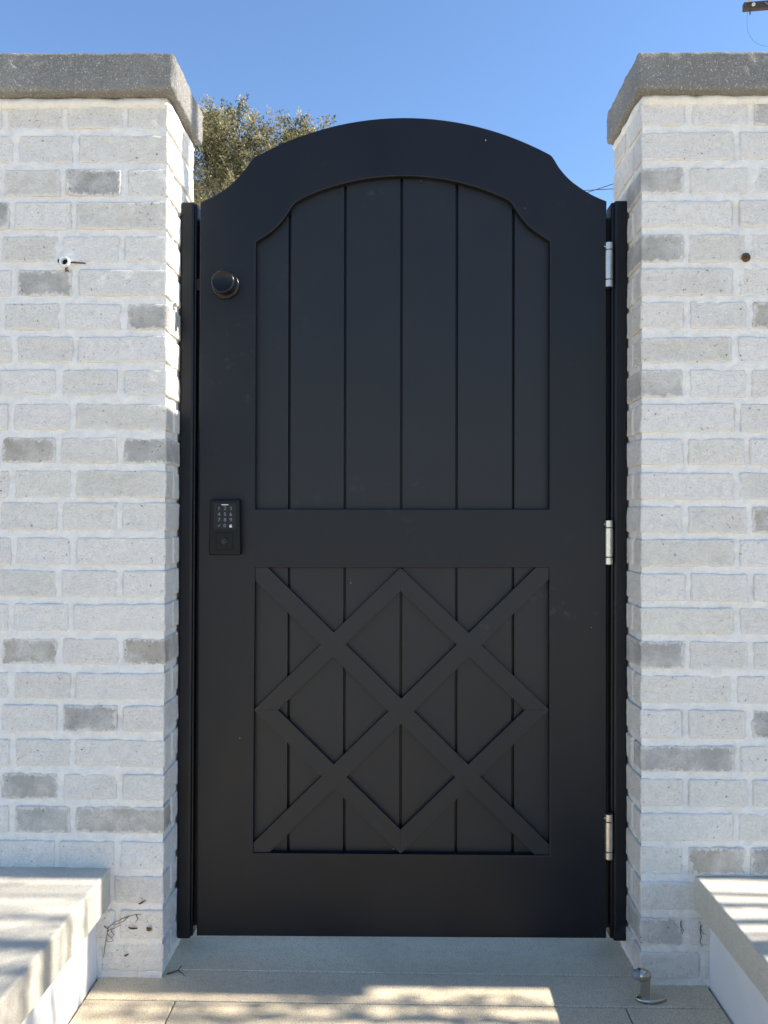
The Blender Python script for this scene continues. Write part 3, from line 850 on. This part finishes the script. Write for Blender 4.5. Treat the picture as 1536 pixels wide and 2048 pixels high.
TY = 10.6
tr = thing('leafy_tree', 'olive green feathery tree behind the gate and left wall', 'tree', (0, 0, 0))
lumps = [(482, 284, 56), (430, 300, 78), (404, 272, 48), (556, 312, 62), (612, 282, 38), (520, 372, 95), (596, 352, 80), (360, 330, 110),
         (470, 450, 120), (320, 430, 130), (590, 460, 110), (260, 300, 90), (230, 420, 130)]
P = []; D = []; T = []
trunk_top = at(470, 620, TY)
runs = []
for (lx, ly, lr) in lumps:
    c = at(lx, ly, TY + random.uniform(-.5, .9)); r = lr / FPX * (TY + 1.553)
    mid = trunk_top.lerp(c, .55) + Vector((random.uniform(-.2, .2), random.uniform(-.2, .2), random.uniform(-.1, .2)))
    runs.append(([trunk_top, mid, c], [.07, .045, .018]))
    nsp = int(62 * (r / .5) ** 2) + 26
    for k in range(nsp):
        d = Vector((random.gauss(0, 1), random.gauss(0, 1), random.gauss(0, 1))).normalized()
        rad = r * random.uniform(.35, 1.0) ** .6
        p = c + d * rad * .86
        out = (d * .7 + Vector((random.gauss(0, .3), random.gauss(0, .3), .55 + random.gauss(0, .3)))).normalized()
        ln = random.uniform(.16, .36) * (1.25 if random.random() < .15 else 1)
        base_t = random.choice((random.uniform(.05, .35), random.uniform(.45, .95)))
        if random.random() < .10: runs.append(([c + d * rad * .2, p], [.008, .003]))
        m_ = 46
        t = np.random.uniform(0, 1, m_)[:, None]
        bend = np.array([random.gauss(0, .12), random.gauss(0, .12), -.10])
        pos = np.array(p) + np.array(out) * ln * t + bend * ln * t * t * 1.5
        sp_ = .055 * (1.1 - .75 * t)
        pos = pos + np.random.normal(size=(m_, 3)) * sp_
        dd = np.array(out) * .5 + np.random.normal(size=(m_, 3)) * .75; dd /= np.linalg.norm(dd, axis=1, keepdims=True)
        P.append(pos); D.append(dd); T.append(np.clip(base_t + np.random.normal(size=m_) * .16, 0, 1))
P = np.concatenate(P); D = np.concatenate(D); T = np.concatenate(T)
cr = link('crown', leaf_mesh(P, D, .055, .0105, T), M['leaf'], tr)
tb = Vector((trunk_top.x - .2, TY + .1, -.03))
tubes('trunk', [([tb, tb.lerp(trunk_top, .5) + Vector((.12, 0, 0)), trunk_top], [.19, .14, .10])], M['bark'], tr, 10)
tubes('limb', runs, M['bark'], tr, 5)

# ------------------------------------------------------------------ bare tree beside the right wall (out of frame; its upright canes shade the caps)
bt = thing('bare_tree', 'bare multi-stemmed tree standing right of the low wall', 'tree', (0, 0, 0))
bx0 = 2.62
canes = [(-.052, .006, 0), (-.092, .008, .02), (-.168, .010, -.04), (-.255, .024, .02), (-.33, .012, .1), (-.43, .020, -.05), (-.56, .015, .06), (.165, .034, .0), (-.70, .022, .1), (-.205, .005, .1), (.02, .007, .2)]
root = Vector((bx0, -.12, -.03))
tubes('trunk', [([root, root + Vector((0, 0, .35)), root + Vector((.01, 0, .7))], [.075, .062, .055])], M['palebark'], bt, 12)
for (y, r, dx) in canes:
    b0 = root + Vector((0, 0, .6))
    pts = [b0, Vector((bx0 + dx * .6, (y + b0.y) / 2, 1.25)), Vector((bx0 + dx, y + random.uniform(-.004, .004), 1.9)), Vector((bx0 + dx * 1.1, y + random.uniform(-.006, .006), 2.5)),
           Vector((bx0 + dx * 1.2, y + random.uniform(-.008, .008), 3.1)), Vector((bx0 + dx * 1.3, y + random.uniform(-.02, .02), 3.9)), Vector((bx0 + dx * 1.4, y + random.uniform(-.05, .05), 4.5))]
    pp = smooth_path(pts, 4)
    tubes('cane', [(pp, [max(r * 1.25 - (r * .5) * i / (len(pp) - 1), .003) for i in range(len(pp))])], M['palebark'], bt, 8)

BP = []; BD = []; BT = []
for (y, r, dx) in canes:
    for k in range(5):
        z = random.uniform(2.0, 3.9); yy_ = y
        p0 = Vector((bx0 + dx * 1.15, yy_, z)); sg = -1 if (y < -.25 or random.random() < .7) else 1
        p1 = p0 + Vector((random.uniform(-.1, .1), sg * random.uniform(.05, .16), random.uniform(.10, .25))); p2 = p1 + Vector((random.uniform(-.1, .1), sg * random.uniform(.0, .06), random.uniform(.15, .3)))
        if p1.y > -.03: continue
        tubes('twig', [(smooth_path([p0, p1, p2], 4), [.005 - .0004 * i for i in range(9)])], M['palebark'], bt, 5)
        if y < -.2 and random.random() < .6:
            for q in range(14):
                t_ = random.random(); c_ = p1.lerp(p2, t_)
                d_ = np.random.normal(size=3); BP.append(np.array(c_) + d_ * .02); BD.append(d_ / np.linalg.norm(d_)); BT.append(random.random())
for (cy_, cz_, cr_, n_) in ((-.050, 1.86, .030, 46), (-.085, 1.93, .034, 50), (-.048, 2.07, .026, 40), (-.105, 2.20, .040, 60), (-.060, 2.33, .030, 40), (-.125, 1.80, .030, 40), (-.20, 2.40, .045, 60), (-.31, 2.05, .05, 70), (-.38, 2.55, .06, 80), (-.30, 2.75, .05, 60)):
    for q in range(n_):
        d_ = np.random.normal(size=3); BP.append(np.array((bx0 + .02, cy_, cz_)) + d_ * np.array((.05, cr_ * .55, cr_ * 1.3))); d2 = np.random.normal(size=3); BD.append(d2 / np.linalg.norm(d2)); BT.append(random.random())
link('leaf_cluster', leaf_mesh(np.array(BP), np.array(BD), .036, .009, np.array(BT)), M['leaf'], bt)['kind'] = 'stuff'

# ------------------------------------------------------------------ utility poles and wires
def utility_pole(label, base, arm_dir, H=10.4, arm_z=9.62):
    up_ = thing('utility_pole', label, 'utility pole', (0, 0, 0), 'wooden utility poles')
    b = Vector(base); a = Vector(arm_dir).normalized(); n = Vector((-a.y, a.x, 0))
    tubes('pole_shaft', [([b + Vector((0, 0, -.03)), b + Vector((0, 0, H))], [.16, .11])], M['polewood'], up_, 14)
    V, F = grid_box(1.2, .045, .058, .006, 3.0)
    rot = Matrix(((a.x, n.x, 0), (a.y, n.y, 0), (0, 0, 1)))
    c = b + Vector((0, 0, arm_z)) - n * .15
    link('crossarm', mesh('crossarm', [rot @ v + c for v in V], F), M['polewood'], up_)
    for sgn in (-1, 1):
        tubes('arm_brace', [([c + a * sgn * .88 - n * .06 + Vector((0, 0, .02)), c - n * .03 + Vector((0, 0, -.62))], .014)], M['steel'], up_, 6)
        for d in (1.09, .45):
            q = c + a * sgn * d
            lathe('insulator', [(0, .02), (.05, .02), (.055, .05), (.09, .055), (.095, .035), (.12, .033), (.125, .045), (.16, .03)], (0, 0, 1), q + Vector((0, 0, .06)), M['porcelain'], up_, 14)
            tubes('pin_bolt', [([q + Vector((0, 0, .07)), q + Vector((0, 0, -.13))], .011)], M['iron'], up_, 6)
    return up_, c, a
PYD = 11.4
ae = at(1488.5, 14.5, PYD)
adir = Vector((1, -.12, .0)).normalized()
pbase = ae + adir * 1.2; pbase = Vector((pbase.x, pbase.y, 0)) + Vector((.0, .15, 0))
pole1, pc1, pa1 = utility_pole('wooden utility pole with crossarm high above right wall', pbase, adir, 10.5, ae.z)
q = pc1 - pa1 * 1.06
lathe('bolt_head', [(0, .03), (.02, .03), (.03, .018)], (0, -1, 0), (q.x, q.y - .045, q.z), M['porcelain'], pole1, 14)
# jumper wire hanging in a loop below the arm
w0 = at(1495, 24, PYD); lp_ = [w0, at(1494, 50, PYD), at(1497, 66, PYD), at(1508, 83, PYD), at(1524, 91, PYD), at(1545, 92, PYD), at(1570, 84, PYD), at(1590, 60, PYD)]
tubes('jumper_wire', [(smooth_path(lp_, 5), .0018)], M['wire'], pole1, 6)
pole2, pc2, pa2 = utility_pole('distant wooden utility pole hidden behind left wall', (-34, 46, 0), (1, .3, 0), 10.0, 9.3)
def wire(label, pts):
    V, F = tube_data(pts, .0075, 6); o = link('utility_wire', mesh('utility_wire', V, F, True), M['wire'])
    return tag(o, label, 'wire', 'wires behind the gate')
def catenary(a, b, sag, n=24): return [a.lerp(b, i / n) + Vector((0, 0, -sag * 4 * (i / n) * (1 - i / n))) for i in range(n + 1)]
wa = at(1640, 232, PYD); 
wire('upper thin wire rising to the right behind the right gate post', catenary(wa, Vector((-34, 46, 7.4)), .35))
wb = at(1640, 352, PYD)
farb = at(330, 425, 30.0)
wire('lower level thin wire just above the gate beside right wall', catenary(wb, farb, .05))
